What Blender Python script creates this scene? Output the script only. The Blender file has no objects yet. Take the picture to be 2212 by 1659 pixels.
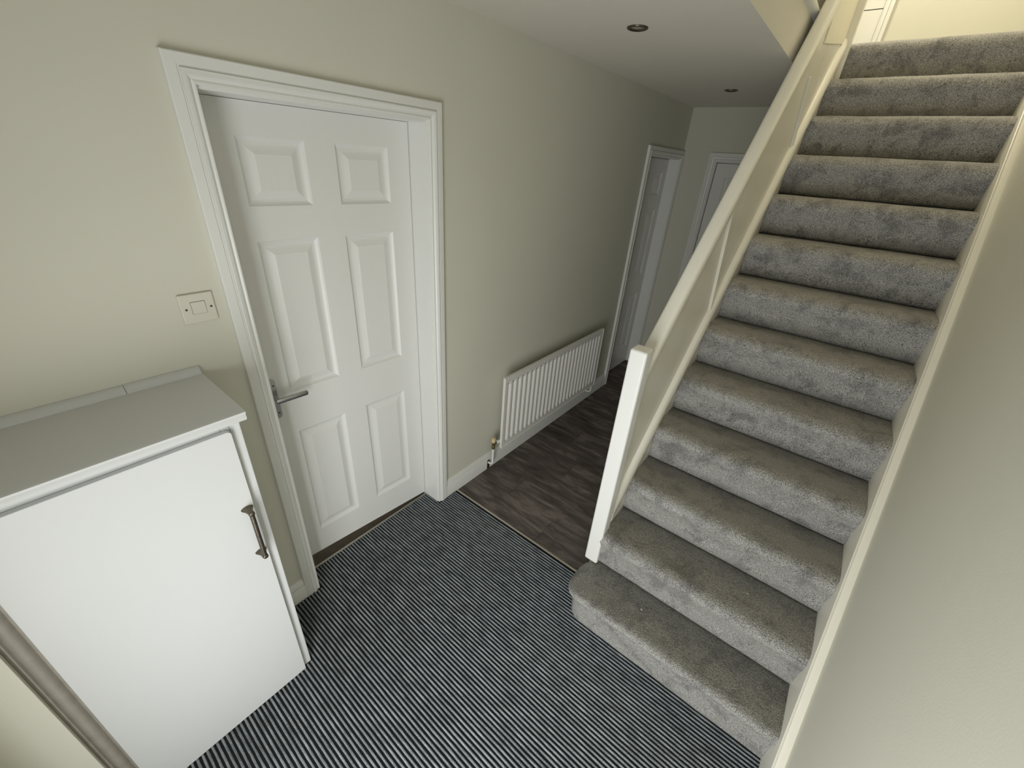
import bpy, bmesh, math, random
from mathutils import Matrix, Vector, noise
random.seed(7)
S = bpy.context.scene
COL = S.collection
# ------------------------------------------------------------------ camera
YAW, PITCH, ROLL = math.radians(36.924), math.radians(-28.474), math.radians(4.26)
F_PX = 886.48
def cam_axes():
    f = Vector((-math.sin(YAW)*math.cos(PITCH), math.cos(YAW)*math.cos(PITCH), math.sin(PITCH)))
    r = Vector((math.cos(YAW), math.sin(YAW), 0)); u = r.cross(f)
    return (math.cos(ROLL)*r + math.sin(ROLL)*u, -math.sin(ROLL)*r + math.cos(ROLL)*u, f)
r_, u_, f_ = cam_axes()
cd = bpy.data.cameras.new('camera'); cam = bpy.data.objects.new('camera', cd); COL.objects.link(cam)
cd.sensor_fit = 'HORIZONTAL'; cd.sensor_width = 36; cd.lens = F_PX*36/2212; cd.clip_start = 0.02
M = Matrix((r_, u_, -f_)).transposed().to_4x4(); M.translation = Vector((1.4453, 0.0424, 1.8753))
cam.matrix_world = M
S.camera = cam
# ------------------------------------------------------------------ light and exposure
S.view_settings.view_transform = 'Standard'; S.view_settings.look = 'None'
S.view_settings.gamma = 1.0; S.view_settings.use_curve_mapping = False
S.view_settings.exposure = 0.0
w = bpy.data.worlds.new('world'); S.world = w; w.use_nodes = True
w.node_tree.nodes['Background'].inputs[0].default_value = (0.95, 0.95, 0.92, 1)
w.node_tree.nodes['Background'].inputs[1].default_value = 0.25
def area(name, loc, target, sx, sy, power, col):
    l = bpy.data.lights.new(name, 'AREA'); l.shape = 'RECTANGLE'; l.size = sx; l.size_y = sy
    l.energy = power; l.color = col
    o = bpy.data.objects.new(name, l); COL.objects.link(o); o.location = loc
    o.rotation_euler = (Vector(target)-Vector(loc)).to_track_quat('-Z', 'Y').to_euler()
    return o
area('daylight_front_door', (1.24, -0.37, 0.76), (1.22, 1.0, 0.76), 0.64, 1.40, 26, (0.97, 0.99, 0.985))
area('upstairs_side_fill', (0.06, 4.15, 4.00), (1.6, 3.0, 3.5), 1.5, 1.1, 92, (1.0, 0.92, 0.74))  # added area light to brighten upstairs; the wall has no window here
area('upstairs_overhead_fill', (1.68, 3.4, 4.90), (1.45, 3.4, 2.0), 0.5, 0.5, 14, (1.0, 0.91, 0.72))  # overhead fill added to lift handrail, fascia and nosings; no fitting here
# ------------------------------------------------------------------ materials
def lin(c):
    return tuple((x/12.92 if x <= 0.04045 else ((x+0.055)/1.055)**2.4) for x in [v/255 for v in c]) + (1,)
def mat(name, rgb, rough=0.6, var=0.0, vscale=6.0, bump=0.0, bscale=60.0, metal=0.0, sheen=0.0, spec=0.5, stretch=None):
    m = bpy.data.materials.new(name); m.use_nodes = True; nt = m.node_tree; b = nt.nodes['Principled BSDF']
    b.inputs['Roughness'].default_value = rough; b.inputs['Metallic'].default_value = metal
    b.inputs['Specular IOR Level'].default_value = spec
    b.inputs['Sheen Weight'].default_value = sheen
    tc = nt.nodes.new('ShaderNodeTexCoord'); mp = nt.nodes.new('ShaderNodeMapping')
    nt.links.new(tc.outputs['Object'], mp.inputs[0])
    if stretch: mp.inputs['Scale'].default_value = stretch
    c = lin(rgb)
    if var:
        n = nt.nodes.new('ShaderNodeTexNoise'); n.inputs['Scale'].default_value = vscale; n.inputs['Detail'].default_value = 5
        nt.links.new(mp.outputs[0], n.inputs['Vector'])
        r = nt.nodes.new('ShaderNodeValToRGB')
        r.color_ramp.elements[0].position = 0.3; r.color_ramp.elements[1].position = 0.7
        r.color_ramp.elements[0].color = tuple(x*(1-var) for x in c[:3])+(1,)
        r.color_ramp.elements[1].color = tuple(min(1, x*(1+var)) for x in c[:3])+(1,)
        nt.links.new(n.outputs['Fac'], r.inputs[0]); nt.links.new(r.outputs[0], b.inputs['Base Color'])
    else:
        b.inputs['Base Color'].default_value = c
    if bump:
        n2 = nt.nodes.new('ShaderNodeTexNoise'); n2.inputs['Scale'].default_value = bscale; n2.inputs['Detail'].default_value = 4
        nt.links.new(mp.outputs[0], n2.inputs['Vector'])
        bp = nt.nodes.new('ShaderNodeBump'); bp.inputs['Strength'].default_value = bump; bp.inputs['Distance'].default_value = 0.002
        nt.links.new(n2.outputs['Fac'], bp.inputs['Height']); nt.links.new(bp.outputs[0], b.inputs['Normal'])
    return m
WALL = mat('wall_paint', (217, 215, 201), 0.75, 0.012, 3, 0.10, 150)
CEIL = mat('ceiling_paint', (226, 222, 211), 0.85, 0.012, 3, 0.08, 120)
GLOSS = mat('white_gloss', (234, 234, 230), 0.32, 0.01, 5, 0.10, 45)
DOORW = mat('door_white', (233, 233, 230), 0.36, 0.01, 5, 0.18, 90, stretch=(1, 1, 0.08))
CREAM = mat('banister_gloss', (232, 229, 216), 0.34, 0.012, 5, 0.10, 30)
LIGHTCREAM = mat('apron_cream', (240, 234, 212), 0.4, 0.01, 5)
CUPW = mat('cupboard_white', (209, 210, 209), 0.42, 0.008, 4, 0.10, 40)
RADW = mat('radiator_enamel', (236, 234, 229), 0.28)
PLASTIC = mat('white_plastic', (222, 217, 204), 0.35)
CHROME = mat('satin_chrome', (186, 186, 186), 0.30, metal=1.0)
PEWTER = mat('antique_pewter', (112, 104, 92), 0.42, 0.2, 90, 0.3, 120, metal=1.0)
BRASS = mat('aged_brass', (126, 112, 78), 0.45, metal=0.8)
YCAP = mat('yellowed_cap', (224, 204, 160), 0.45)
DARK = mat('dark_screw', (50, 44, 38), 0.6)
NICK = mat('dark_nickel', (98, 92, 80), 0.32, metal=0.9)
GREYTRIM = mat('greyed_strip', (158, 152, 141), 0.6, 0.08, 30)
ALU = mat('aluminium_trim', (196, 190, 178), 0.35, metal=0.6)
SILL = mat('threshold_board', (92, 84, 70), 0.7, 0.15, 20)
BACKING = mat('mat_backing', (16, 17, 20), 0.95)
FLUFF = mat('fluff', (205, 200, 188), 0.9)
LAMP = mat('unlit_lamp', (150, 146, 132), 0.3)
def carpet_mat():
    m = bpy.data.materials.new('grey_carpet'); m.use_nodes = True; nt = m.node_tree; b = nt.nodes['Principled BSDF']
    N, L = nt.nodes.new, nt.links.new
    b.inputs['Roughness'].default_value = 1.0; b.inputs['Specular IOR Level'].default_value = 0.1
    b.inputs['Sheen Weight'].default_value = 0.3; b.inputs['Sheen Roughness'].default_value = 0.4
    b.inputs['Sheen Tint'].default_value = (0.9, 0.88, 0.84, 1)
    tc = N('ShaderNodeTexCoord')
    a = N('ShaderNodeTexNoise'); a.inputs['Scale'].default_value = 300; a.inputs['Detail'].default_value = 4
    c = N('ShaderNodeTexNoise'); c.inputs['Scale'].default_value = 11; c.inputs['Detail'].default_value = 6; c.inputs['Roughness'].default_value = 0.68; c.inputs['Distortion'].default_value = 0.5
    d = N('ShaderNodeTexNoise'); d.inputs['Scale'].default_value = 120; d.inputs['Detail'].default_value = 3
    for n in (a, c, d): L(tc.outputs['Object'], n.inputs['Vector'])
    r1 = N('ShaderNodeValToRGB'); e = r1.color_ramp.elements
    e[0].position = 0.32; e[1].position = 0.68; e[0].color = lin((96, 95, 91)); e[1].color = lin((204, 202, 198))
    L(a.outputs['Fac'], r1.inputs[0])
    r2 = N('ShaderNodeValToRGB'); e = r2.color_ramp.elements
    e[0].position = 0.36; e[1].position = 0.52; e[0].color = (0.62, 0.62, 0.63, 1); e[1].color = (1, 1, 1, 1)
    L(c.outputs['Fac'], r2.inputs[0])
    mx = N('ShaderNodeMix'); mx.data_type = 'RGBA'; mx.blend_type = 'MULTIPLY'; mx.inputs[0].default_value = 1
    L(r1.outputs[0], mx.inputs[6]); L(r2.outputs[0], mx.inputs[7]); L(mx.outputs[2], b.inputs['Base Color'])
    ad = N('ShaderNodeMath'); ad.operation = 'ADD'; L(a.outputs['Fac'], ad.inputs[0]); L(d.outputs['Fac'], ad.inputs[1])
    bp = N('ShaderNodeBump'); bp.inputs['Strength'].default_value = 0.8; bp.inputs['Distance'].default_value = 0.004
    L(ad.outputs[0], bp.inputs['Height']); L(bp.outputs[0], b.inputs['Normal'])
    # the pile is brushed towards the risers: lean the shading normal that way along the treads
    g = N('ShaderNodeNewGeometry'); dt = N('ShaderNodeVectorMath'); dt.operation = 'DOT_PRODUCT'
    dt.inputs[1].default_value = (0, 1, 0); L(g.outputs['Normal'], dt.inputs[0])
    sc = N('ShaderNodeVectorMath'); sc.operation = 'SCALE'; L(g.outputs['Normal'], sc.inputs[0]); L(dt.outputs['Value'], sc.inputs['Scale'])
    su = N('ShaderNodeVectorMath'); su.operation = 'SUBTRACT'; su.inputs[0].default_value = (0, 1, 0); L(sc.outputs[0], su.inputs[1])
    s2 = N('ShaderNodeVectorMath'); s2.operation = 'SCALE'; s2.inputs['Scale'].default_value = 0.8; L(su.outputs[0], s2.inputs[0])
    ad2 = N('ShaderNodeVectorMath'); ad2.operation = 'ADD'; L(g.outputs['Normal'], ad2.inputs[0]); L(s2.outputs[0], ad2.inputs[1])
    nm = N('ShaderNodeVectorMath'); nm.operation = 'NORMALIZE'; L(ad2.outputs[0], nm.inputs[0]); L(nm.outputs[0], bp.inputs['Normal'])
    return m
CARPET = carpet_mat()
def rib_mat():
    m = bpy.data.materials.new('mat_rib_fibre'); m.use_nodes = True; nt = m.node_tree; b = nt.nodes['Principled BSDF']
    N, L = nt.nodes.new, nt.links.new
    b.inputs['Roughness'].default_value = 0.95; b.inputs['Specular IOR Level'].default_value = 0.15; b.inputs['Sheen Weight'].default_value = 0.2
    tc = N('ShaderNodeTexCoord'); mp = N('ShaderNodeMapping'); mp.inputs['Scale'].default_value = (0.35, 1, 1); L(tc.outputs['Object'], mp.inputs[0])
    a = N('ShaderNodeTexNoise'); a.inputs['Scale'].default_value = 520; a.inputs['Detail'].default_value = 2
    c = N('ShaderNodeTexNoise'); c.inputs['Scale'].default_value = 45; c.inputs['Detail'].default_value = 3
    L(mp.outputs[0], a.inputs['Vector']); L(mp.outputs[0], c.inputs['Vector'])
    r = N('ShaderNodeValToRGB'); e = r.color_ramp.elements
    e[0].position = 0.3; e[0].color = lin((66, 71, 75)); e[1].position = 0.70; e[1].color = lin((166, 173, 178))
    x = N('ShaderNodeMath'); x.operation = 'MULTIPLY_ADD'; x.inputs[1].default_value = 0.5
    L(c.outputs['Fac'], x.inputs[0])
    y = N('ShaderNodeMath'); y.operation = 'MULTIPLY'; y.inputs[1].default_value = 0.5; L(a.outputs['Fac'], y.inputs[0]); L(y.outputs[0], x.inputs[2])
    L(x.outputs[0], r.inputs[0]); L(r.outputs[0], b.inputs['Base Color'])
    bp = N('ShaderNodeBump'); bp.inputs['Strength'].default_value = 0.7; bp.inputs['Distance'].default_value = 0.002
    L(a.outputs['Fac'], bp.inputs['Height']); L(bp.outputs[0], b.inputs['Normal'])
    return m
RIB = rib_mat()
def wood_mat():
    m = bpy.data.materials.new('dark_oak_vinyl'); m.use_nodes = True; nt = m.node_tree; b = nt.nodes['Principled BSDF']
    N, L = nt.nodes.new, nt.links.new
    b.inputs['Roughness'].default_value = 0.62; b.inputs['Specular IOR Level'].default_value = 0.3
    tc = N('ShaderNodeTexCoord'); oi = N('ShaderNodeObjectInfo')
    ad = N('ShaderNodeVectorMath'); ad.operation = 'ADD'
    sc = N('ShaderNodeVectorMath'); sc.operation = 'SCALE'; sc.inputs[0].default_value = (13, 7, 3); L(oi.outputs['Random'], sc.inputs['Scale'])
    L(tc.outputs['Object'], ad.inputs[0]); L(sc.outputs[0], ad.inputs[1])
    mp = N('ShaderNodeMapping'); mp.inputs['Scale'].default_value = (1.5, 6.5, 1); L(ad.outputs[0], mp.inputs[0])
    a = N('ShaderNodeTexNoise'); a.inputs['Scale'].default_value = 2.4; a.inputs['Detail'].default_value = 8; a.inputs['Roughness'].default_value = 0.68; a.inputs['Distortion'].default_value = 0.5
    L(mp.outputs[0], a.inputs['Vector'])
    r = N('ShaderNodeValToRGB'); e = r.color_ramp.elements
    e[0].position = 0.30; e[0].color = lin((62, 56, 53)); e[1].position = 0.74; e[1].color = lin((150, 140, 133))
    k = r.color_ramp.elements.new(0.5); k.color = lin((96, 88, 84))
    L(a.outputs['Fac'], r.inputs[0]); L(r.outputs[0], b.inputs['Base Color'])
    bp = N('ShaderNodeBump'); bp.inputs['Strength'].default_value = 0.15; bp.inputs['Distance'].default_value = 0.001
    L(a.outputs['Fac'], bp.inputs['Height']); L(bp.outputs[0], b.inputs['Normal'])
    return m
WOOD = wood_mat()
# ------------------------------------------------------------------ helpers
def tag(o, label=None, cat=None, group=None, kind=None):
    if label: o['label'] = label
    if cat: o['category'] = cat
    if group: o['group'] = group
    if kind: o['kind'] = kind
    return o
def empty(name, loc, label=None, cat=None, group=None, kind=None):
    o = bpy.data.objects.new(name, None); COL.objects.link(o); o.location = loc; o.empty_display_size = 0.1
    return tag(o, label, cat, group, kind)
def obj(name, bm, m, parent=None, smooth=False, bevel=0.0, seg=2, angle=35):
    bmesh.ops.recalc_face_normals(bm, faces=bm.faces)
    me = bpy.data.meshes.new(name); bm.to_mesh(me); bm.free()
    o = bpy.data.objects.new(name, me); COL.objects.link(o); me.materials.append(m)
    if smooth:
        for p in me.polygons: p.use_smooth = True
        try: me.set_sharp_from_angle(angle=math.radians(angle))
        except Exception: pass
    if bevel:
        b = o.modifiers.new('bevel', 'BEVEL'); b.width = bevel; b.segments = seg; b.limit_method = 'ANGLE'; b.angle_limit = math.radians(40)
        for p in me.polygons: p.use_smooth = True
        wn = o.modifiers.new('wn', 'WEIGHTED_NORMAL'); wn.keep_sharp = True
    if parent is not None:
        o.parent = parent
        base = parent
        off = Vector((0, 0, 0))
        while base is not None:
            off += base.location if base.type == 'EMPTY' else Vector((0, 0, 0)); base = base.parent
        me.transform(Matrix.Translation(-off))
    return o
def box(bm, x0, x1, y0, y1, z0, z1):
    v = [bm.verts.new((x, y, z)) for x in (x0, x1) for y in (y0, y1) for z in (z0, z1)]
    for q in ((0, 1, 3, 2), (4, 6, 7, 5), (0, 4, 5, 1), (2, 3, 7, 6), (0, 2, 6, 4), (1, 5, 7, 3)):
        bm.faces.new([v[i] for i in q])
def boxes(*bs):
    bm = bmesh.new()
    for b in bs: box(bm, *b)
    return bm
def prism(pts, axis, a0, a1, n=1, bm=None, jit=None):
    """closed 2D outline pts swept along axis; (u,v) fill the other two axes in order"""
    bm = bm or bmesh.new(); rings = []
    for i in range(n+1):
        t = a0+(a1-a0)*i/n; ring = []
        for k, (u, v) in enumerate(pts):
            if jit: u, v = jit(t, k, u, v)
            ring.append(bm.verts.new({'x': (t, u, v), 'y': (u, t, v), 'z': (u, v, t)}[axis]))
        rings.append(ring)
    m = len(pts)
    for a, b in zip(rings, rings[1:]):
        for k in range(m):
            bm.faces.new((a[k], a[(k+1) % m], b[(k+1) % m], b[k]))
    bm.faces.new(rings[0]); bm.faces.new(rings[-1][::-1])
    return bm
def cyl(bm, p0, p1, r0, r1=None, n=20, caps=True):
    r1 = r0 if r1 is None else r1
    p0, p1 = Vector(p0), Vector(p1); d = (p1-p0).normalized()
    a = d.orthogonal().normalized(); b = d.cross(a)
    R0 = [bm.verts.new(p0+r0*(math.cos(t)*a+math.sin(t)*b)) for t in [2*math.pi*i/n for i in range(n)]]
    R1 = [bm.verts.new(p1+r1*(math.cos(t)*a+math.sin(t)*b)) for t in [2*math.pi*i/n for i in range(n)]]
    for i in range(n): bm.faces.new((R0[i], R0[(i+1) % n], R1[(i+1) % n], R1[i]))
    if caps: bm.faces.new(R0[::-1]); bm.faces.new(R1)
def tube(bm, pts, r, n=14):
    pts = [Vector(p) for p in pts]; rings = []; a = None
    for i, p in enumerate(pts):
        d = (pts[min(i+1, len(pts)-1)]-pts[max(i-1, 0)]).normalized()
        a = (d.orthogonal() if a is None else a-d*a.dot(d)).normalized(); b = d.cross(a)
        rings.append([bm.verts.new(p+r*(math.cos(t)*a+math.sin(t)*b)) for t in [2*math.pi*k/n for k in range(n)]])
    for A, B in zip(rings, rings[1:]):
        for k in range(n): bm.faces.new((A[k], A[(k+1) % n], B[(k+1) % n], B[k]))
    bm.faces.new(rings[0][::-1]); bm.faces.new(rings[-1])
def lathe(bm, prof, c, axis='z', n=32):
    rings = []
    for r, h in prof:
        ring = []
        for i in range(n):
            t = 2*math.pi*i/n; u, v = r*math.cos(t), r*math.sin(t)
            ring.append(bm.verts.new({'z': (c[0]+u, c[1]+v, c[2]+h), 'x': (c[0]+h, c[1]+u, c[2]+v), 'y': (c[0]+u, c[1]+h, c[2]+v)}[axis]))
        rings.append(ring)
    for A, B in zip(rings, rings[1:]):
        for k in range(n): bm.faces.new((A[k], A[(k+1) % n], B[(k+1) % n], B[k]))
    if prof[0][0] > 1e-5: bm.faces.new(rings[0])
    if prof[-1][0] > 1e-5: bm.faces.new(rings[-1])
# ------------------------------------------------------------------ dimensions
RISE, GO, Y2 = 0.2010, 0.2045, 1.4117        # stair rise, going, second riser
SL = RISE/GO
XL, XR = 1.006, 1.834                         # inner faces of the strings
XW = 1.866                                    # right wall
YE, ZC, ZF = 4.23, 2.370, 2.600               # hall back wall, hall ceiling, landing floor
ZT = 4.95                                     # upstairs ceiling
YF = -0.345                                    # front wall
EDGE = 0.924                                  # edge of the stairwell opening
def pz(y, c): return c+SL*(y-Y2)              # height of a line parallel to the pitch
# ------------------------------------------------------------------ setting
def struct(name, bm, m, label=None, **k): return tag(obj(name, bm, m, **k), label, None, None, 'structure')
D1 = (0.525, 1.290, 1.985); D2 = (3.505, 4.165, 1.978)
bm = boxes((-0.20, 0, YF-0.1, D1[0]-0.03, 0, ZC), (-0.20, 0, D1[0]-0.03, D1[1]+0.03, D1[2]+0.03, ZC), (-0.20, 0, D1[1]+0.03, D2[0]-0.03, 0, ZC),
           (-0.20, 0, D2[0]-0.03, D2[1]+0.03, D2[2]+0.03, ZC), (-0.20, 0, D2[1]+0.03, YE+0.1, 0, ZC), (-0.20, 0, YF-0.1, 5.4, ZF, ZT))
struct('wall_left', bm, WALL)
D3 = (0.300, 0.885, 1.978)
bm = boxes((0, D3[0]-0.03, YE, YE+0.12, 0, ZC), (D3[0]-0.03, D3[1]+0.03, YE, YE+0.12, D3[2]+0.03, ZC), (D3[1]+0.03, XW, YE, YE+0.12, 0, ZC))
struct('wall_back', bm, WALL)
struct('wall_right', boxes((XW, XW+0.12, YF-0.1, 5.5, 0, ZT)), WALL)
bm = boxes((-0.2, 0.74, YF-0.1, YF, 0, ZC), (1.83, XW+0.1, YF-0.1, YF, 0, ZC), (0.74, 1.83, YF-0.1, YF, 2.10, ZC))
struct('wall_front', bm, WALL)
# hall ceiling: the landing's floor structure, open over the stairs
bm = boxes((-0.2, EDGE, YF-0.1, 5.4, ZC, ZF-0.012), (EDGE, XW+0.02, YF-0.1, 0.75, ZC, ZF-0.012), (EDGE, XW+0.02, 3.70, 5.4, ZC, ZF-0.012))
struct('ceiling', bm, CEIL)
struct('ceiling_upstairs', boxes((-0.2, XW+0.1, 0.5, 5.4, ZT, ZT+0.1)), CEIL)
struct('wall_upstairs_front', boxes((-0.2, XW+0.1, 0.60, 0.75, ZF-0.012, ZT)), WALL)
# landing back wall with a doorway
D4 = (0.25, 0.985)
bm = boxes((-0.2, D4[0]-0.03, 5.2, 5.32, ZF-0.012, ZT), (D4[0]-0.03, D4[1]+0.03, 5.2, 5.32, ZF+2.0, ZT), (D4[1]+0.03, XW, 5.2, 5.32, ZF-0.012, ZT))
struct('wall_upstairs_back', bm, WALL)
bm = boxes((0.0, EDGE-0.02, 0.75, 5.2, ZF-0.012, ZF), (EDGE-0.02, XW, 3.90, 5.2, ZF-0.012, ZF))
struct('floor_landing', bm, CARPET, smooth=False)
# hall floor: dark wood planks across the hall, plain slab below the mat
fl = struct('floor', boxes((-0.35, XW, YF-0.1, YE+0.3, -0.06, -0.008)), SILL)
PW = 0.19
y = 1.452
row = 0
plank_cache = {}
while y < YE+0.12:
    y1 = min(y+PW, YE+0.12)
    joint = [0.62, 0.28, 0.80, 0.45][row % 4]
    for x0, x1 in ((-0.19, joint), (joint, 0.985)):
        g = 0.0006
        bm = boxes((x0+g, x1-g, y+g, y1-g, -0.008, 0.0))
        obj('plank', bm, WOOD, fl, bevel=0.0006, seg=1)
    y += PW; row += 1
struct('trim_1', prism([(1.438, -0.006), (1.438, 0.002), (1.441, 0.004), (1.449, 0.004), (1.452, 0.001), (1.452, -0.006)], 'x', 0.0, 0.972), ALU)
# door 1 threshold
struct('trim_2', prism([(-0.113, -0.006), (-0.113, 0.003), (-0.111, 0.0045), (-0.104, 0.0045), (-0.101, 0.0), (-0.101, -0.006)], 'y', D1[0], D1[1]), ALU)
# skirting
SK = [(0, 0), (0.017, 0), (0.017, 0.080), (0.0150, 0.0835), (0.0100, 0.0850), (0.0095, 0.0885), (0.0135, 0.0910), (0.0120, 0.102), (0.007, 0.111), (0.004, 0.120), (0, 0.121)]
def skirt_left(name, y0, y1):
    return struct(name, prism(SK, 'y', y0, y1), GLOSS, smooth=True)
skirt_left('baseboard_left', 0.3475, 0.4655)
b2 = skirt_left('baseboard_left_far', 1.3575, 3.441)
obj('pipe_notch_shade', boxes((0.0165, 0.0178, 1.728, 1.752, 0.0, 0.072)), DARK, b2)  # flat dark patch painting the shade of the hole around the pipe
struct('baseboard_back', prism([(YE-u, v) for u, v in SK], 'x', 0.018, 0.232), GLOSS, smooth=True)
# ------------------------------------------------------------------ doors
AP = [(0, 0), (0, 0.010), (0.002, 0.0135), (0.006, 0.0145), (0.0095, 0.0125), (0.011, 0.0115), (0.015, 0.0165), (0.021, 0.0205), (0.027, 0.0225), (0.0305, 0.0215),
      (0.0320, 0.0155), (0.0350, 0.0155), (0.0365, 0.0195), (0.040, 0.0200), (0.0600, 0.0185), (0.0625, 0.0165), (0.0630, 0)]
def architrave(name, a0, a1, zh, put, parent, wmax=(0.063, 0.063), z0=0.0):
    """mitred frame: a0,a1 inner edges, zh inner head; put(a, z, t) gives the 3D point"""
    bm = bmesh.new(); prev = None
    first = None
    for wv, t in AP:
        wl, wr = min(wv, wmax[0]), min(wv, wmax[1])
        ring = [bm.verts.new(put(a, z, t)) for a, z in ((a0-wl, z0), (a0-wl, zh+wv), (a1+wr, zh+wv), (a1+wr, z0))]
        if prev:
            for k in range(3): bm.faces.new((prev[k], prev[k+1], ring[k+1], ring[k]))
        else: first = ring
        prev = ring
    for k in range(3): bm.faces.new((prev[k], prev[k+1], first[k+1], first[k]))
    return obj(name, bm, GLOSS, parent, smooth=True, angle=28)
def jamb(name, a0, a1, zh, put, parent, depth, stop, z0=0.0):
    bm = bmesh.new()
    def bx(p, q):
        A, B = put(*p), put(*q)
        box(bm, *[f for k in range(3) for f in (min(A[k], B[k]), max(A[k], B[k]))])
    bx((a0-0.03, z0, 0.0), (a0, zh+0.03, -depth)); bx((a1, z0, 0.0), (a1+0.03, zh+0.03, -depth)); bx((a0, zh, 0.0), (a1, zh+0.03, -depth))
    s = 0.012
    bx((a0, z0, -stop), (a0+s, zh, -stop-0.03)); bx((a1-s, z0, -stop), (a1, zh, -stop-0.03)); bx((a0+s, zh-s, -stop), (a1-s, zh, -stop-0.03))
    return obj(name, bm, GLOSS, parent, bevel=0.0015, seg=2)
def panel_rings(bm, put, a0, a1, z0, z1):
    prof = [(0.0, 0.0), (0.003, -0.0035), (0.010, -0.0085), (0.017, -0.0105), (0.021, -0.0105), (0.030, -0.0075), (0.046, -0.0025), (0.048, -0.0012)]
    prev = None
    for i, t in prof:
        ring = [bm.verts.new(put(a, z, t)) for a, z in ((a0+i, z0+i), (a1-i, z0+i), (a1-i, z1-i), (a0+i, z1-i))]
        if prev:
            for k in range(4): bm.faces.new((prev[k], prev[(k+1) % 4], ring[(k+1) % 4], ring[k]))
        prev = ring
    bm.faces.new(prev)
def leaf(parent, put, a0, a1, ztop, zb, cols, rows, thick, mtl=DOORW):
    """six-panel leaf: stiles, rails and muntin in one skin, each raised panel a sub-part"""
    bm = bmesh.new()
    A = [a0, cols[0][0], cols[0][1], cols[1][0], cols[1][1], a1]
    Z = [None] + [v for r in rows for v in r] + [ztop]
    def zz(j, a): return zb(a) if j == 0 else Z[j]
    grid = [[bm.verts.new(put(a, zz(j, a), 0)) for a in A] for j in range(len(Z))]
    back = [[bm.verts.new(put(a, zz(j, a), -thick)) for a in A] for j in range(len(Z))]
    nj, na = len(Z)-1, len(A)-1
    for j in range(nj):
        for i in range(na):
            if not (j % 2 == 1 and i in (1, 3)):
                bm.faces.new((grid[j][i], grid[j][i+1], grid[j+1][i+1], grid[j+1][i]))
            bm.faces.new((back[j][i], back[j+1][i], back[j+1][i+1], back[j][i+1]))
    for i in range(na):
        bm.faces.new((grid[0][i], back[0][i], back[0][i+1], grid[0][i+1])); bm.faces.new((grid[nj][i], grid[nj][i+1], back[nj][i+1], back[nj][i]))
    for j in range(nj):
        bm.faces.new((grid[j][0], grid[j+1][0], back[j+1][0], back[j][0])); bm.faces.new((grid[j][na], back[j][na], back[j+1][na], grid[j+1][na]))
    lf = obj('door_leaf', bm, mtl, parent)
    for r in rows:
        for c in cols:
            pb = bmesh.new(); panel_rings(pb, put, c[0], c[1], r[0], r[1])
            po = obj('raised_panel', pb, mtl, lf, smooth=True, angle=20)
    return lf
# door 1: ajar a little, hinged on its far side
d1 = empty('door_1', (0, 0.9075, 0), 'white six-panel door in the left wall, slightly ajar, with satin lever handle', None, None, 'structure')
put1 = lambda a, z, t: (t, a, z)
architrave('architrave', D1[0]+0.005-0.003, D1[1]+0.005, D1[2]+0.008, put1, d1, z0=0.003)
jamb('door_lining', D1[0], D1[1], D1[2], put1, d1, 0.20, 0.155, z0=-0.005)
TA = math.tan(math.radians(3.1)); CA = math.cos(math.radians(3.1)); SA = math.sin(math.radians(3.1))
def putl(a, z, t):                            # a = y read on the leaf's own (tilted) plane
    return (-0.112-(1.287-a)*TA + t*CA, a - t*SA*-1, z)
lf = leaf(d1, putl, 0.528, 1.287, 1.9838, lambda a: 0.016+0.030*(1.287-a)/0.762, [(0.648, 0.860), (0.969, 1.187)],
          [(0.183, 0.784), (0.982, 1.574), (1.686, 1.889)], 0.035)
# lever handle on a narrow back plate
hp = bmesh.new(); pts = []
cy, zc, hw, hh = 0.578, 0.972, 0.0185, 0.088
for k in range(24):
    t = 2*math.pi*k/24; c, s = math.cos(t), math.sin(t)
    pts.append((cy+(hw-0.013)*(1 if c > 0 else -1)+0.013*c, zc+(hh-0.013)*(1 if s > 0 else -1)+0.013*s))
ra = [hp.verts.new(putl(a, z, 0.0)) for a, z in pts]; rb = [hp.verts.new(putl(a, z, 0.008)) for a, z in pts]
rc = [hp.verts.new(putl(cy+(a-cy)*0.86, zc+(z-zc)*0.97, 0.011)) for a, z in pts]
for A, B in ((ra, rb), (rb, rc)):
    for k in range(24): hp.faces.new((A[k], A[(k+1) % 24], B[(k+1) % 24], B[k]))
hp.faces.new(rc); hp.faces.new(ra[::-1])
plate = obj('handle_plate', hp, CHROME, lf, smooth=True)
lb = bmesh.new(); HZ = 0.985
cyl(lb, putl(0.578, HZ, 0.008), putl(0.578, HZ, 0.052), 0.0095, n=20)
lev = []
q = [(-0.0095, 0), (-0.0095, 0.007), (-0.007, 0.0095), (0.007, 0.0095), (0.0095, 0.007), (0.0095, -0.007), (0.007, -0.0095), (-0.007, -0.0095), (-0.0095, -0.007)]
prev = None
for a in (0.568, 0.575, 0.60, 0.64, 0.685, 0.688):
    k = 0.8 if a in (0.568, 0.688) else 1
    ring = [lb.verts.new(putl(a, HZ+v*k, 0.055+u*0.62*k)) for u, v in q]
    if prev:
        for i in range(len(q)): lb.faces.new((prev[i], prev[(i+1) % len(q)], ring[(i+1) % len(q)], ring[i]))
    else: lb.faces.new(ring[::-1])
    prev = ring
lb.faces.new(prev)
obj('lever', lb, CHROME, lf, smooth=True)
sb = bmesh.new()
for z in (zc+0.062, zc-0.062): cyl(sb, putl(0.586, z, 0.010), putl(0.586, z, 0.0125), 0.004, 0.003, n=12)
obj('handle_screws', sb, NICK, lf, smooth=True)
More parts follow.
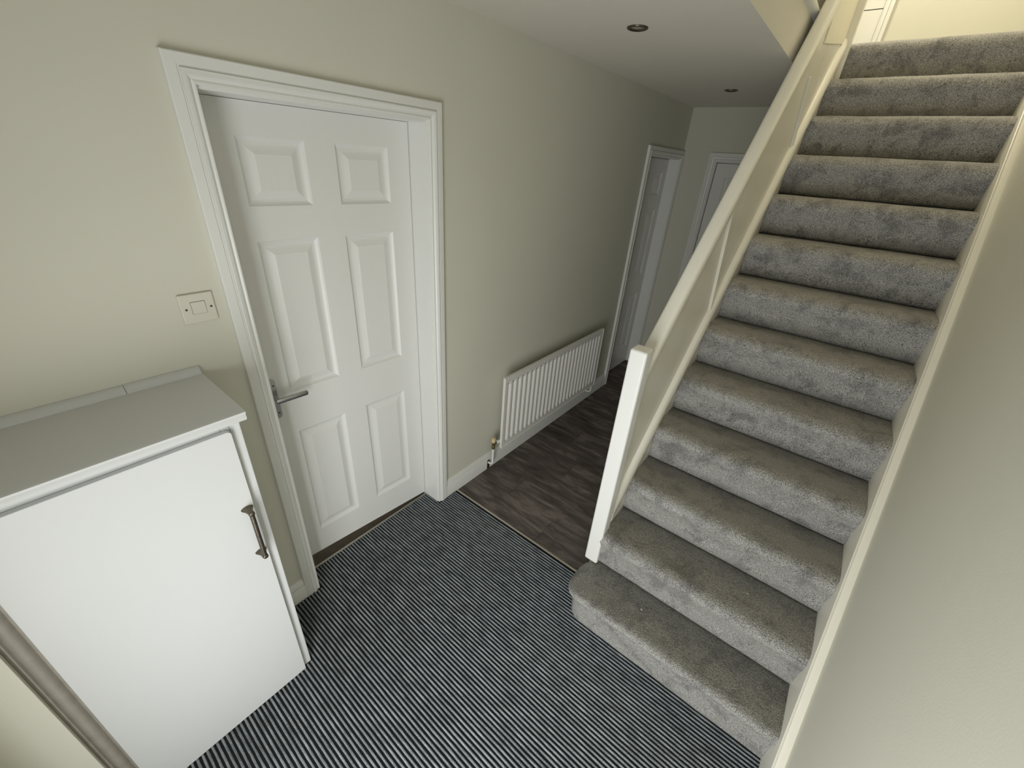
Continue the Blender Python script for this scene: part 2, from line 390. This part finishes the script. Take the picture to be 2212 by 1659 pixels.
# door 2: further along the left wall
d2 = empty('door_2', (0, 3.835, 0), 'white panelled door at the far end of the left wall past the radiator', None, None, 'structure')
architrave('architrave', D2[0]+0.001, D2[1]+0.003, D2[2]+0.006, put1, d2, wmax=(0.063, 0.060), z0=0.001)
jamb('door_lining', D2[0], D2[1], D2[2], put1, d2, 0.20, 0.125, z0=0.001)
leaf(d2, lambda a, z, t: (-0.088+t, a, z), D2[0]+0.003, D2[1]-0.003, 1.974, lambda a: 0.008, [(3.60, 3.78), (3.89, 4.07)],
     [(0.21, 0.79), (0.98, 1.57), (1.69, 1.87)], 0.033)
# door 3: in the back wall
d3 = empty('door_3', (0.59, YE, 0), 'white panelled door in the end wall, half hidden by the handrail', None, None, 'structure')
put3 = lambda a, z, t: (a, YE-t, z)
architrave('architrave', D3[0]-0.006, D3[1]+0.004, D3[2]+0.008, put3, d3, z0=0.001)
jamb('door_lining', D3[0], D3[1], D3[2], put3, d3, 0.10, 0.052, z0=0.001)
leaf(d3, lambda a, z, t: (a, YE+0.012-t, z), D3[0]+0.007, D3[1]-0.004, 1.970, lambda a: 0.008, [(0.395, 0.54), (0.64, 0.79)],
     [(0.21, 0.79), (0.98, 1.57), (1.69, 1.87)], 0.033)
# door 4: upstairs, bright white
d4 = empty('door_4', (0.62, 5.2, ZF), 'bright white flush door on the upstairs landing', None, None, 'structure')
put4 = lambda a, z, t: (a, 5.2-t, z)
architrave('architrave', D4[0], D4[1], ZF+2.0, put4, d4, z0=ZF)
jamb('door_lining', D4[0], D4[1], ZF+2.0, put4, d4, 0.10, 0.045, z0=ZF)
lf4 = obj('door_leaf', boxes((D4[0]+0.003, D4[1]-0.003, 5.205, 5.24, ZF+0.005, ZF+0.530), (D4[0]+0.003, D4[1]-0.003, 5.205, 5.24, ZF+0.537, ZF+1.996)), GLOSS, d4)
obj('door_rail', boxes((D4[0]+0.004, D4[1]-0.004, 5.215, 5.238, ZF+0.528, ZF+0.539)), SILL, lf4)
# ------------------------------------------------------------------ ribbed entrance matting
em = empty('entrance_mat', (0.9, 0.6, 0), 'dark grey ribbed entrance matting covering the hall floor up to the wood', 'mat')
obj('backing', boxes((0.0, 1.834, YF, 1.4375, -0.006, 0.0015), (-0.1005, 0.0, D1[0]+0.001, D1[1]-0.001, -0.006, 0.0015)), BACKING, em)
bm = bmesh.new(); PITCH_R = 0.01512
yr = YF+0.01; cnt = 0
while yr < 1.432:
    x0 = -0.100 if D1[0]+0.006 < yr < D1[1]-0.006 else (0.297 if yr < 0.34 else (0.0225 if (yr < D1[0]+0.01 and yr > 0.455) or (D1[1]-0.01 < yr < 1.37) else 0.0165))
    x1 = 1.833 if yr < 1.223 else (1.068-math.sqrt(max(0, 0.075**2-(1.293-yr)**2)) if yr < 1.293 else 0.993)
    n = max(8, int((x1-x0)/0.022)); prev = None
    ph = random.random()*50
    for i in range(n+1):
        x = x0+(x1-x0)*i/n
        dy = 0.0011*noise.noise(Vector((x*9, cnt*0.7, 1)))+0.0005*noise.noise(Vector((x*40, ph, 3)))
        wd = 0.0039+0.0007*noise.noise(Vector((x*30, ph, 9))); hz = 0.0066+0.0008*noise.noise(Vector((x*35, ph, 5)))
        ring = [bm.verts.new((x, yr+dy+u*wd, v)) for u, v in ((-1.0, 0.001), (-0.92, hz*0.66), (-0.45, hz), (0.45, hz), (0.92, hz*0.66), (1.0, 0.001))]
        if prev:
            for k in range(5): bm.faces.new((prev[k], prev[k+1], ring[k+1], ring[k]))
        else: bm.faces.new(ring)
        prev = ring
    bm.faces.new(prev[::-1])
    yr += PITCH_R; cnt += 1
tag(obj('pile_ribs', bm, RIB, em, smooth=True, angle=60), kind='stuff')
# ------------------------------------------------------------------ staircase
st = empty('staircase', (1.42, 1.2, 0), 'straight staircase with grey carpeted steps rising along the right wall', 'staircase')
def wob(t, k, u, v):
    return (u+0.0022*noise.noise(Vector((t*7, u*5, v*5)))+0.0009*noise.noise(Vector((t*31, u*22, v*22))),
            v+0.0016*noise.noise(Vector((t*8+40, u*6, v*6))))
for n in range(2, 14):
    yn, zb, zt = Y2+(n-2)*GO, (n-1)*RISE, n*RISE
    o = 0.022; R = 0.048
    pr = [(yn+0.012, zb-0.001), (yn+0.004, zb+0.005), (yn, zb+0.016), (yn-0.001, zb+0.06), (yn-0.006, zb+0.10), (yn-o+0.005, zt-0.072), (yn-o+0.0008, zt-R-0.008)]
    for k in range(10):
        t = math.pi-math.pi/2*k/9
        pr.append((yn-o+R+R*math.cos(t), zt-R+R*math.sin(t)))
    yb = yn+GO+0.012 if n < 13 else 3.90
    for k in range(1, 5): pr.append((yn-o+R+(yb-yn+o-R)*k/4, zt-(0.001 if k == 4 else 0)))
    pr += [(yb, zt-0.02), (yn+0.03, zt-0.03), (yn+0.03, zb-0.001)]
    bm = prism(pr, 'x', XL-0.002, XR+0.002, 46, jit=wob)
    obj('carpeted_step', bm, CARPET, st, smooth=True, angle=50)
# bottom step with a rounded bullnose end
def outline(i):
    yf, xl, yb, rc = 1.192+i, 0.957+i, 1.425, 0.075
    pts = [(XR+0.002, yf)]
    for k in range(1, 30): pts.append((XR-(XR-xl-rc)*k/30, yf))
    for k in range(13):
        t = -math.pi/2-math.pi/2*k/12
        pts.append((xl+rc+rc*math.cos(t), yf+rc+rc*math.sin(t)))
    pts += [(xl, yf+rc+(1.388-yf-rc)*k/3) for k in (1, 2)]
    pts += [(xl+0.006, 1.381), (xl+0.014, 1.388), (1.02, 1.388), (1.02, yb), (XR+0.002, yb)]
    return pts
bm = bmesh.new(); prev = None
for i, z in ((0.026, 0.0), (0.024, 0.03), (0.022, 0.08), (0.020, 0.115), (0.017, 0.135), (0.0155, 0.143), (0.011, 0.149), (0.005, 0.153), (0.001, 0.160), (0.0, 0.167),
             (0.0015, 0.176), (0.006, 0.185), (0.013, 0.192), (0.023, 0.1970), (0.036, 0.2000), (0.052, 0.2010), (0.07, 0.2012)):
    ring = [bm.verts.new((x+0.0012*noise.noise(Vector((x*30, y*30, z*30))), y+0.0022*noise.noise(Vector((x*8, y*8, z*9)))+0.001*noise.noise(Vector((x*34, y*30, z*30))), z)) for x, y in outline(i)]
    m = len(ring)
    if prev:
        for k in range(m): bm.faces.new((prev[k], prev[(k+1) % m], ring[(k+1) % m], ring[k]))
    else: bm.faces.new(ring[::-1])
    prev = ring
bm.faces.new(prev)
obj('carpeted_step', bm, CARPET, st, smooth=True, angle=60)['label'] = 'bottom step with rounded bullnose end'
# right string: a board with an eased top edge against the wall
yA, yB = 0.90, 3.62
def string(x0, x1, y0, y1, ctop, cbot, zmin, m, name, parent, ease):
    bm = bmesh.new(); prof = [(x0, -1), (x0, ctop-0.008), (x0+0.001, ctop), (x0+0.0035, ctop+0.003), (x0+0.0065, ctop+0.001), (x0+0.0085, ctop-0.004), (x0+0.0105, ctop-0.002), (x1-0.006, ctop), (x1, ctop-0.002), (x1, -1)]
    rings = []
    for y in [y0+(y1-y0)*k/40 for k in range(41)]:
        rings.append([bm.verts.new((x, y, max(zmin, pz(y, cbot)) if c == -1 else max(zmin+0.004, pz(y, c)))) for x, c in prof])
    k_ = len(prof)
    for A, B in zip(rings, rings[1:]):
        for k in range(k_): bm.faces.new((A[k], A[(k+1) % k_], B[(k+1) % k_], B[k]))
    bm.faces.new(rings[0]); bm.faces.new(rings[-1][::-1])
    return obj(name, bm, m, parent, smooth=True, angle=30)
string(XR, XW, 1.02, yB, 0.449, -0.05, 0.0, CREAM, 'string_board', st, 0.006)
# left string with its moulded capping
bm = bmesh.new()
prism([(1.456, 0.0), (1.456, pz(1.456, 0.43)), (3.60, pz(3.60, 0.43)), (3.60, pz(3.60, -0.02)), (1.70, 0.0)], 'x', 0.978, XL, bm=bm)
obj('string_board', bm, CREAM, st)
bm = bmesh.new()
CP = [(0.984, 0.42), (0.984, 0.462), (0.990, 0.472), (1.002, 0.468), (1.012, 0.455), (1.0175, 0.435), (1.0175, 0.398), (1.014, 0.392), (1.004, 0.392)]
rings = [[bm.verts.new((x, y, pz(y, c))) for x, c in CP] for y in (1.457, 3.606)]
for k in range(len(CP)): bm.faces.new((rings[0][k], rings[0][(k+1) % len(CP)], rings[1][(k+1) % len(CP)], rings[1][k]))
bm.faces.new(rings[0]); bm.faces.new(rings[1][::-1])
obj('string_capping', bm, CREAM, st, smooth=True, angle=50)
# panelling under the stairs, facing the hall
bm = prism([(1.457, 0.0), (1.457, pz(1.457, 0.20)), (1.4117+(ZC-0.21)/SL, ZC-0.002), (YE-0.001, ZC-0.002), (YE-0.001, 0.0)], 'x', 0.958, 0.977)
struct('wall_understairs', bm, WALL)
# ------------------------------------------------------------------ banister
bn = empty('banister', (0.984, 1.42, 0.2), 'cream-white boarded banister with square newel post and sloping handrail', 'banister')
bm = boxes((0.951, 1.017, 1.390, 1.456, 0.2015, 1.312))
obj('newel_post', bm, GLOSS, bn, bevel=0.009, seg=3)
obj('newel_post', boxes((0.950, 1.034, 3.607, 3.650, 2.20, 3.62)), CREAM, bn, bevel=0.003, seg=2)['label'] = 'upper newel post at the landing'
# handrail, rounded in section
bm = bmesh.new(); HR = []
hx0, hx1, cb, ct = 0.953, 1.015, 1.112, 1.185
for (cx_, cz_, a0) in ((hx1-0.016, cb+0.014, -90), (hx1-0.024, ct-0.026, 0), (hx0+0.024, ct-0.026, 90), (hx0+0.014, cb+0.014, 180)):
    rx = 0.016 if a0 == -90 else (0.024 if a0 in (0, 90) else 0.014); rz = 0.014 if a0 in (-90, 180) else 0.026
    for k in range(6):
        t = math.radians(a0+90*k/5); HR.append((cx_+rx*math.cos(t), cz_+rz*math.sin(t)))
rings = [[bm.verts.new((x, y, pz(y, c))) for x, c in HR] for y in (1.453, 3.612)]
for k in range(len(HR)): bm.faces.new((rings[0][k], rings[0][(k+1) % len(HR)], rings[1][(k+1) % len(HR)], rings[1][k]))
bm.faces.new(rings[0]); bm.faces.new(rings[1][::-1])
obj('handrail', bm, CREAM, bn, smooth=True, angle=50)
cuts = [1.457, 2.285, 3.135, 3.606]
for i in range(3):
    y0, y1 = cuts[i]+(0.004 if i else 0), cuts[i+1]
    xo = 0.990
    bm = prism([(y0, pz(y0, 0.45)), (y0, pz(y0, 1.125)), (y1, pz(y1, 1.125)), (y1, pz(y1, 0.45))], 'x', 0.980, xo)
    obj('side_panel', bm, CREAM, bn)
for (ya, za), (yb, zb) in (((2.285, 1.125), (2.095, 1.745)), ((3.110, 1.860), (2.880, 2.330))):
    wv = 0.016
    bm = prism([(ya, za), (ya+wv, za+0.005), (yb+wv, zb+0.005), (yb, zb)], 'x', 0.9895, 1.004)
    obj('cover_batten', bm, CREAM, bn, bevel=0.002)
bm = prism([(2.975, 2.478), (2.975, pz(2.975, 1.118)), (3.606, pz(3.606, 1.118)), (3.606, 2.598)], 'x', 0.9895, 0.997)
obj('apron_board', bm, LIGHTCREAM, bn, bevel=0.002)
# landing edge: nosing and boarded guard along the stairwell
lg = empty('landing_guard', (0.90, 2.2, ZF), 'cream boarded guard with rounded nosing along the upstairs landing edge', 'guard')
bm = prism([(0.900, ZF-0.04), (EDGE+0.001, ZF-0.04), (EDGE+0.016, ZF-0.034), (EDGE+0.022, ZF-0.018), (EDGE+0.016, ZF-0.003), (EDGE, ZF+0.004), (0.900, ZF+0.004)], 'y', 0.76, 3.56)
obj('edge_nosing', bm, GLOSS, lg, smooth=True, angle=60)
obj('guard_panel', boxes((0.884, 0.902, 0.76, 3.56, ZF+0.004, ZF+0.86)), CREAM, lg, bevel=0.002)
obj('top_rail', boxes((0.866, 0.924, 0.76, 3.562, ZF+0.86, ZF+0.91)), CREAM, lg, bevel=0.012, seg=3)
obj('return_panel', boxes((0.884, 0.949, 3.610, 3.630, ZF-0.012, ZF+0.86)), CREAM, lg)
# ------------------------------------------------------------------ cupboard on the left wall
cb_ = empty('cupboard', (0.15, 0.0, 0), 'low white built-in cupboard with pewter bar handle beside the panelled door', 'cupboard')
XF = 0.293; TOPZ = 1.236
bm = boxes((0.001, XF, 0.306, 0.333, 0.002, 1.203), (0.001, XF, -0.343, -0.330, 0.002, 1.203), (0.001, 0.012, -0.330, 0.306, 0.002, 1.203), (0.012, XF, -0.330, 0.306, 0.04, 0.056))
obj('carcass', bm, CUPW, cb_, bevel=0.003)
bm = boxes((XF-0.02, XF, 0.284, 0.306, 0.002, 1.203), (XF-0.02, XF, -0.343, 0.284, 1.165, 1.203), (XF-0.02, XF, -0.343, -0.335, 0.002, 1.165))
obj('face_frame', bm, CUPW, cb_, bevel=0.002)
bm = prism([(0.001, 1.203), (0.001, TOPZ), (0.318, TOPZ), (0.325, TOPZ-0.003), (0.325, TOPZ-0.008), (0.319, TOPZ-0.012), (0.322, TOPZ-0.017), (0.323, TOPZ-0.024), (0.318, TOPZ-0.031), (0.306, 1.203)], 'y', -0.344, 0.345)
obj('top_board', bm, CUPW, cb_, smooth=True, angle=30)
bm = prism([(0.001, TOPZ), (0.022, TOPZ), (0.0205, TOPZ+0.008), (0.015, TOPZ+0.016), (0.008, TOPZ+0.0205), (0.001, TOPZ+0.022)], 'y', 0.164, 0.343)
obj('back_bead', bm, CUPW, cb_, smooth=True, angle=60)
bm = prism([(0.001, TOPZ), (0.0212, TOPZ), (0.0195, TOPZ+0.008), (0.0145, TOPZ+0.0155), (0.008, TOPZ+0.020), (0.001, TOPZ+0.0212)], 'y', -0.344, 0.163)
obj('back_bead', bm, CUPW, cb_, smooth=True, angle=60)
def rounded_door(y0, y1, z0, z1, r):
    pts = []
    for cy_, cz_, a in ((y1-r, z1-r, 0), (y0+r, z1-r, 90)):
        for k in range(6):
            t = math.radians(a+90*k/5); pts.append((cy_+r*math.cos(t), cz_+r*math.sin(t)))
    pts += [(y0, z0), (y1, z0)]
    return prism(pts, 'x', XF+0.0005, XF+0.017)
cdoor = obj('cupboard_door', rounded_door(-0.184, 0.3035, 0.008, 1.183, 0.012), CUPW, cb_, bevel=0.002)
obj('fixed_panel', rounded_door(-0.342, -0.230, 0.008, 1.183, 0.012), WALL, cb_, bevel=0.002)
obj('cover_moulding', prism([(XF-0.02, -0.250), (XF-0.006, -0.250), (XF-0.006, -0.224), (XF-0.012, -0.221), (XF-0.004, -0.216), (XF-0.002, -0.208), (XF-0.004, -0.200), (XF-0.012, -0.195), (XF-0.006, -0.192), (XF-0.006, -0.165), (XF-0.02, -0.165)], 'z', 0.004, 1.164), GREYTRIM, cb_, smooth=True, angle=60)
# bar handle with flared feet
hb = bmesh.new(); hx = XF+0.017; HY = 0.283
tube(hb, [(hx+0.030, HY, 0.905), (hx+0.0305, HY, 0.88), (hx+0.030, HY, 0.82), (hx+0.0305, HY, 0.76), (hx+0.030, HY, 0.735)], 0.0068, 14)
for zc_, s in ((0.912, 1), (0.728, -1)):
    prev = None
    for t, hy, hz in ((0.0, 0.017, 0.009), (0.003, 0.0165, 0.009), (0.012, 0.011, 0.0085), (0.022, 0.0085, 0.008), (0.032, 0.0085, 0.0085), (0.0365, 0.0075, 0.0075), (0.038, 0.004, 0.005)):
        ring = [hb.verts.new((hx+t, HY+hy*math.cos(a)*(1.0 if abs(math.cos(a)) > .5 else 1), zc_+hz*math.sin(a))) for a in [2*math.pi*k/16 for k in range(16)]]
        if prev:
            for k in range(16): hb.faces.new((prev[k], prev[(k+1) % 16], ring[(k+1) % 16], ring[k]))
        else: hb.faces.new(ring[::-1])
        prev = ring
    hb.faces.new(prev)
tag(obj('bar_handle', hb, PEWTER, cdoor, smooth=True, angle=60), 'pewter bar handle')
# ------------------------------------------------------------------ radiator
rd = empty('radiator', (0.05, 2.43, 0), 'white panel radiator with vertical flutes low on the left wall', 'radiator')
ry0, ry1, rz0, rz1, rx = 1.788, 3.064, 0.178, 0.708, 0.083
bm = bmesh.new()
ys = [(ry0, 0)]; fp = 0.0508; y = 1.812
F0 = []
while y+fp*0.98 < ry1-0.004:
    F0 += [(y, 0), (y+0.013, -1), (y+0.0245, -1), (y+0.0365, 0), (y+fp-0.001, 0)]; y += fp
ys += F0+[(ry1, 0)]
zs = [(rz0, 0), (rz0+0.040, 0), (rz0+0.058, 1), (rz1-0.058, 1), (rz1-0.040, 0), (rz1, 0)]
grid = [[bm.verts.new((rx+(0.0115*d*k), yy, zz)) for yy, d in ys] for zz, k in zs]
for a, b in zip(grid, grid[1:]):
    for i in range(len(ys)-1): bm.faces.new((a[i], a[i+1], b[i+1], b[i]))
bk = [[bm.verts.new((rx-0.016, yy, zz)) for yy in (ry0, ry1)] for zz in (rz0, rz1)]
bm.faces.new((bk[0][0], bk[0][1], bk[1][1], bk[1][0]))
bm.faces.new(grid[0]+[bk[0][1], bk[0][0]]); bm.faces.new(grid[-1]+[bk[1][1], bk[1][0]])
bm.faces.new([g[0] for g in grid]+[bk[1][0], bk[0][0]]); bm.faces.new([g[-1] for g in grid]+[bk[1][1], bk[0][1]])
obj('panel', bm, RADW, rd, smooth=True, angle=14)
bm = bmesh.new()
tube(bm, [(rx+0.0, ry0, rz0+0.004), (rx, ry0, rz1-0.004)], 0.0042, 10)
tube(bm, [(rx+0.0, ry1, rz0+0.004), (rx, ry1, rz1-0.004)], 0.0042, 10)
tube(bm, [(rx+0.0, ry0, rz1-0.002), (rx, ry1, rz1-0.002)], 0.0042, 10)
tube(bm, [(rx+0.0, ry0, rz0+0.002), (rx, ry1, rz0+0.002)], 0.0042, 10)
obj('rolled_edge', bm, RADW, rd, smooth=True)
obj('wall_bracket', boxes((0.001, rx-0.016, 2.05, 2.08, 0.22, 0.60)), RADW, rd); obj('wall_bracket', boxes((0.001, rx-0.016, 2.77, 2.80, 0.22, 0.60)), RADW, rd)
vy, vx = 1.742, 0.052
bm = bmesh.new(); lathe(bm, [(0.0125, 0.238), (0.0135, 0.242), (0.0138, 0.266), (0.0125, 0.270), (0.0001, 0.270)], (vx, vy, 0)); obj('valve_cap', bm, YCAP, rd, smooth=True)['label'] = 'yellowed plastic valve cap'
bm = bmesh.new(); lathe(bm, [(0.0001, 0.186), (0.0105, 0.186), (0.012, 0.190), (0.012, 0.208), (0.0095, 0.212), (0.011, 0.222), (0.0105, 0.238), (0.0001, 0.238)], (vx, vy, 0))
cyl(bm, (vx, vy+0.004, 0.227), (vx+0.004, vy+0.022, 0.227), 0.010, n=16)
vb = obj('valve_body', bm, BRASS, rd, smooth=True)
bm = bmesh.new(); cyl(bm, (vx+0.004, vy+0.022, 0.227), (vx+0.010, vy+0.052, 0.227), 0.0125, 0.0105, n=18); obj('valve_tail', bm, RADW, rd, smooth=True)
bm = bmesh.new(); tube(bm, [(vx, vy, 0.19), (vx, vy, 0.075), (vx-0.002, vy-0.001, 0.062), (vx-0.010, vy-0.002, 0.055), (0.018, vy-0.003, 0.053)], 0.0078, 14); obj('feed_pipe', bm, GLOSS, rd, smooth=True)
bm = bmesh.new(); tube(bm, [(0.066, ry1-0.012, rz0), (0.066, ry1-0.012, 0.12), (0.062, ry1-0.014, 0.108), (0.050, ry1-0.016, 0.102), (0.018, ry1-0.020, 0.100)], 0.0078, 14); obj('feed_pipe', bm, GLOSS, rd, smooth=True)
# ------------------------------------------------------------------ light switch
sw = empty('light_switch', (0.0, 0.389, 1.433), 'square white plastic switch plate on the wall left of the door', 'switch')
obj('face_plate', boxes((0.0003, 0.0085, 0.3455, 0.4325, 1.3895, 1.4765)), PLASTIC, sw, bevel=0.003, seg=3)
bm = boxes((0.0084, 0.0089, 0.3715, 0.4085, 1.4165, 1.4535)); obj('rocker_gap', bm, DARK, sw)
pl = obj('rocker', prism([(0.0086, 1.4174), (0.0108, 1.4174), (0.0092, 1.4520), (0.0086, 1.4526)], 'y', 0.3722, 0.4076), PLASTIC, sw, bevel=0.0008)
for yy in (0.3585, 0.4215):
    bm = bmesh.new(); cyl(bm, (0.0080, yy, 1.433), (0.0092, yy, 1.433), 0.0030, n=14); obj('screw', bm, DARK, sw, smooth=True)
# ------------------------------------------------------------------ recessed downlights
for nm, (x, y), lab in (('a', (0.487, 1.968), 'nearer of the two round metal downlights recessed in the hall ceiling'), ('b', (0.485, 3.445), 'further round metal downlight recessed in the hall ceiling, towards the end wall')):
    dl = empty('downlight', (x, y, ZC), lab, 'downlight', 'recessed ceiling downlights')
    bm = bmesh.new(); lathe(bm, [(0.0415, -0.0002), (0.0415, -0.002), (0.040, -0.0045), (0.035, -0.006), (0.031, -0.0050), (0.028, -0.0015), (0.0262, 0.0)], (x, y, ZC))
    obj('bezel', bm, NICK, dl, smooth=True)
    bm = bmesh.new(); lathe(bm, [(0.0260, -0.0006), (0.020, -0.0012), (0.010, -0.0035), (0.0001, -0.0042)], (x, y, ZC))
    obj('lamp_lens', bm, LAMP, dl, smooth=True)
# ------------------------------------------------------------------ bits of fluff on the stairs
def fluff(x, y, z, lab, s):
    bm = bmesh.new(); bmesh.ops.create_icosphere(bm, subdivisions=2, radius=s)
    for v in bm.verts:
        v.co *= 1+0.45*noise.noise(v.co*300+Vector((x, y, z))*9); v.co.z *= 0.6; v.co.x *= 1.5
        v.co += Vector((x, y, z))
    tag(obj('fluff', bm, FLUFF, smooth=True), lab, 'fluff', 'specks of fluff on the stairs')
fluff(1.60, 1.520, 2*RISE+0.0030, 'tiny pale speck of fluff on the second carpeted step', 0.0030)
fluff(1.278, 1.320, RISE+0.0024, 'tiny pale speck of fluff on the bottom carpeted step', 0.0028)
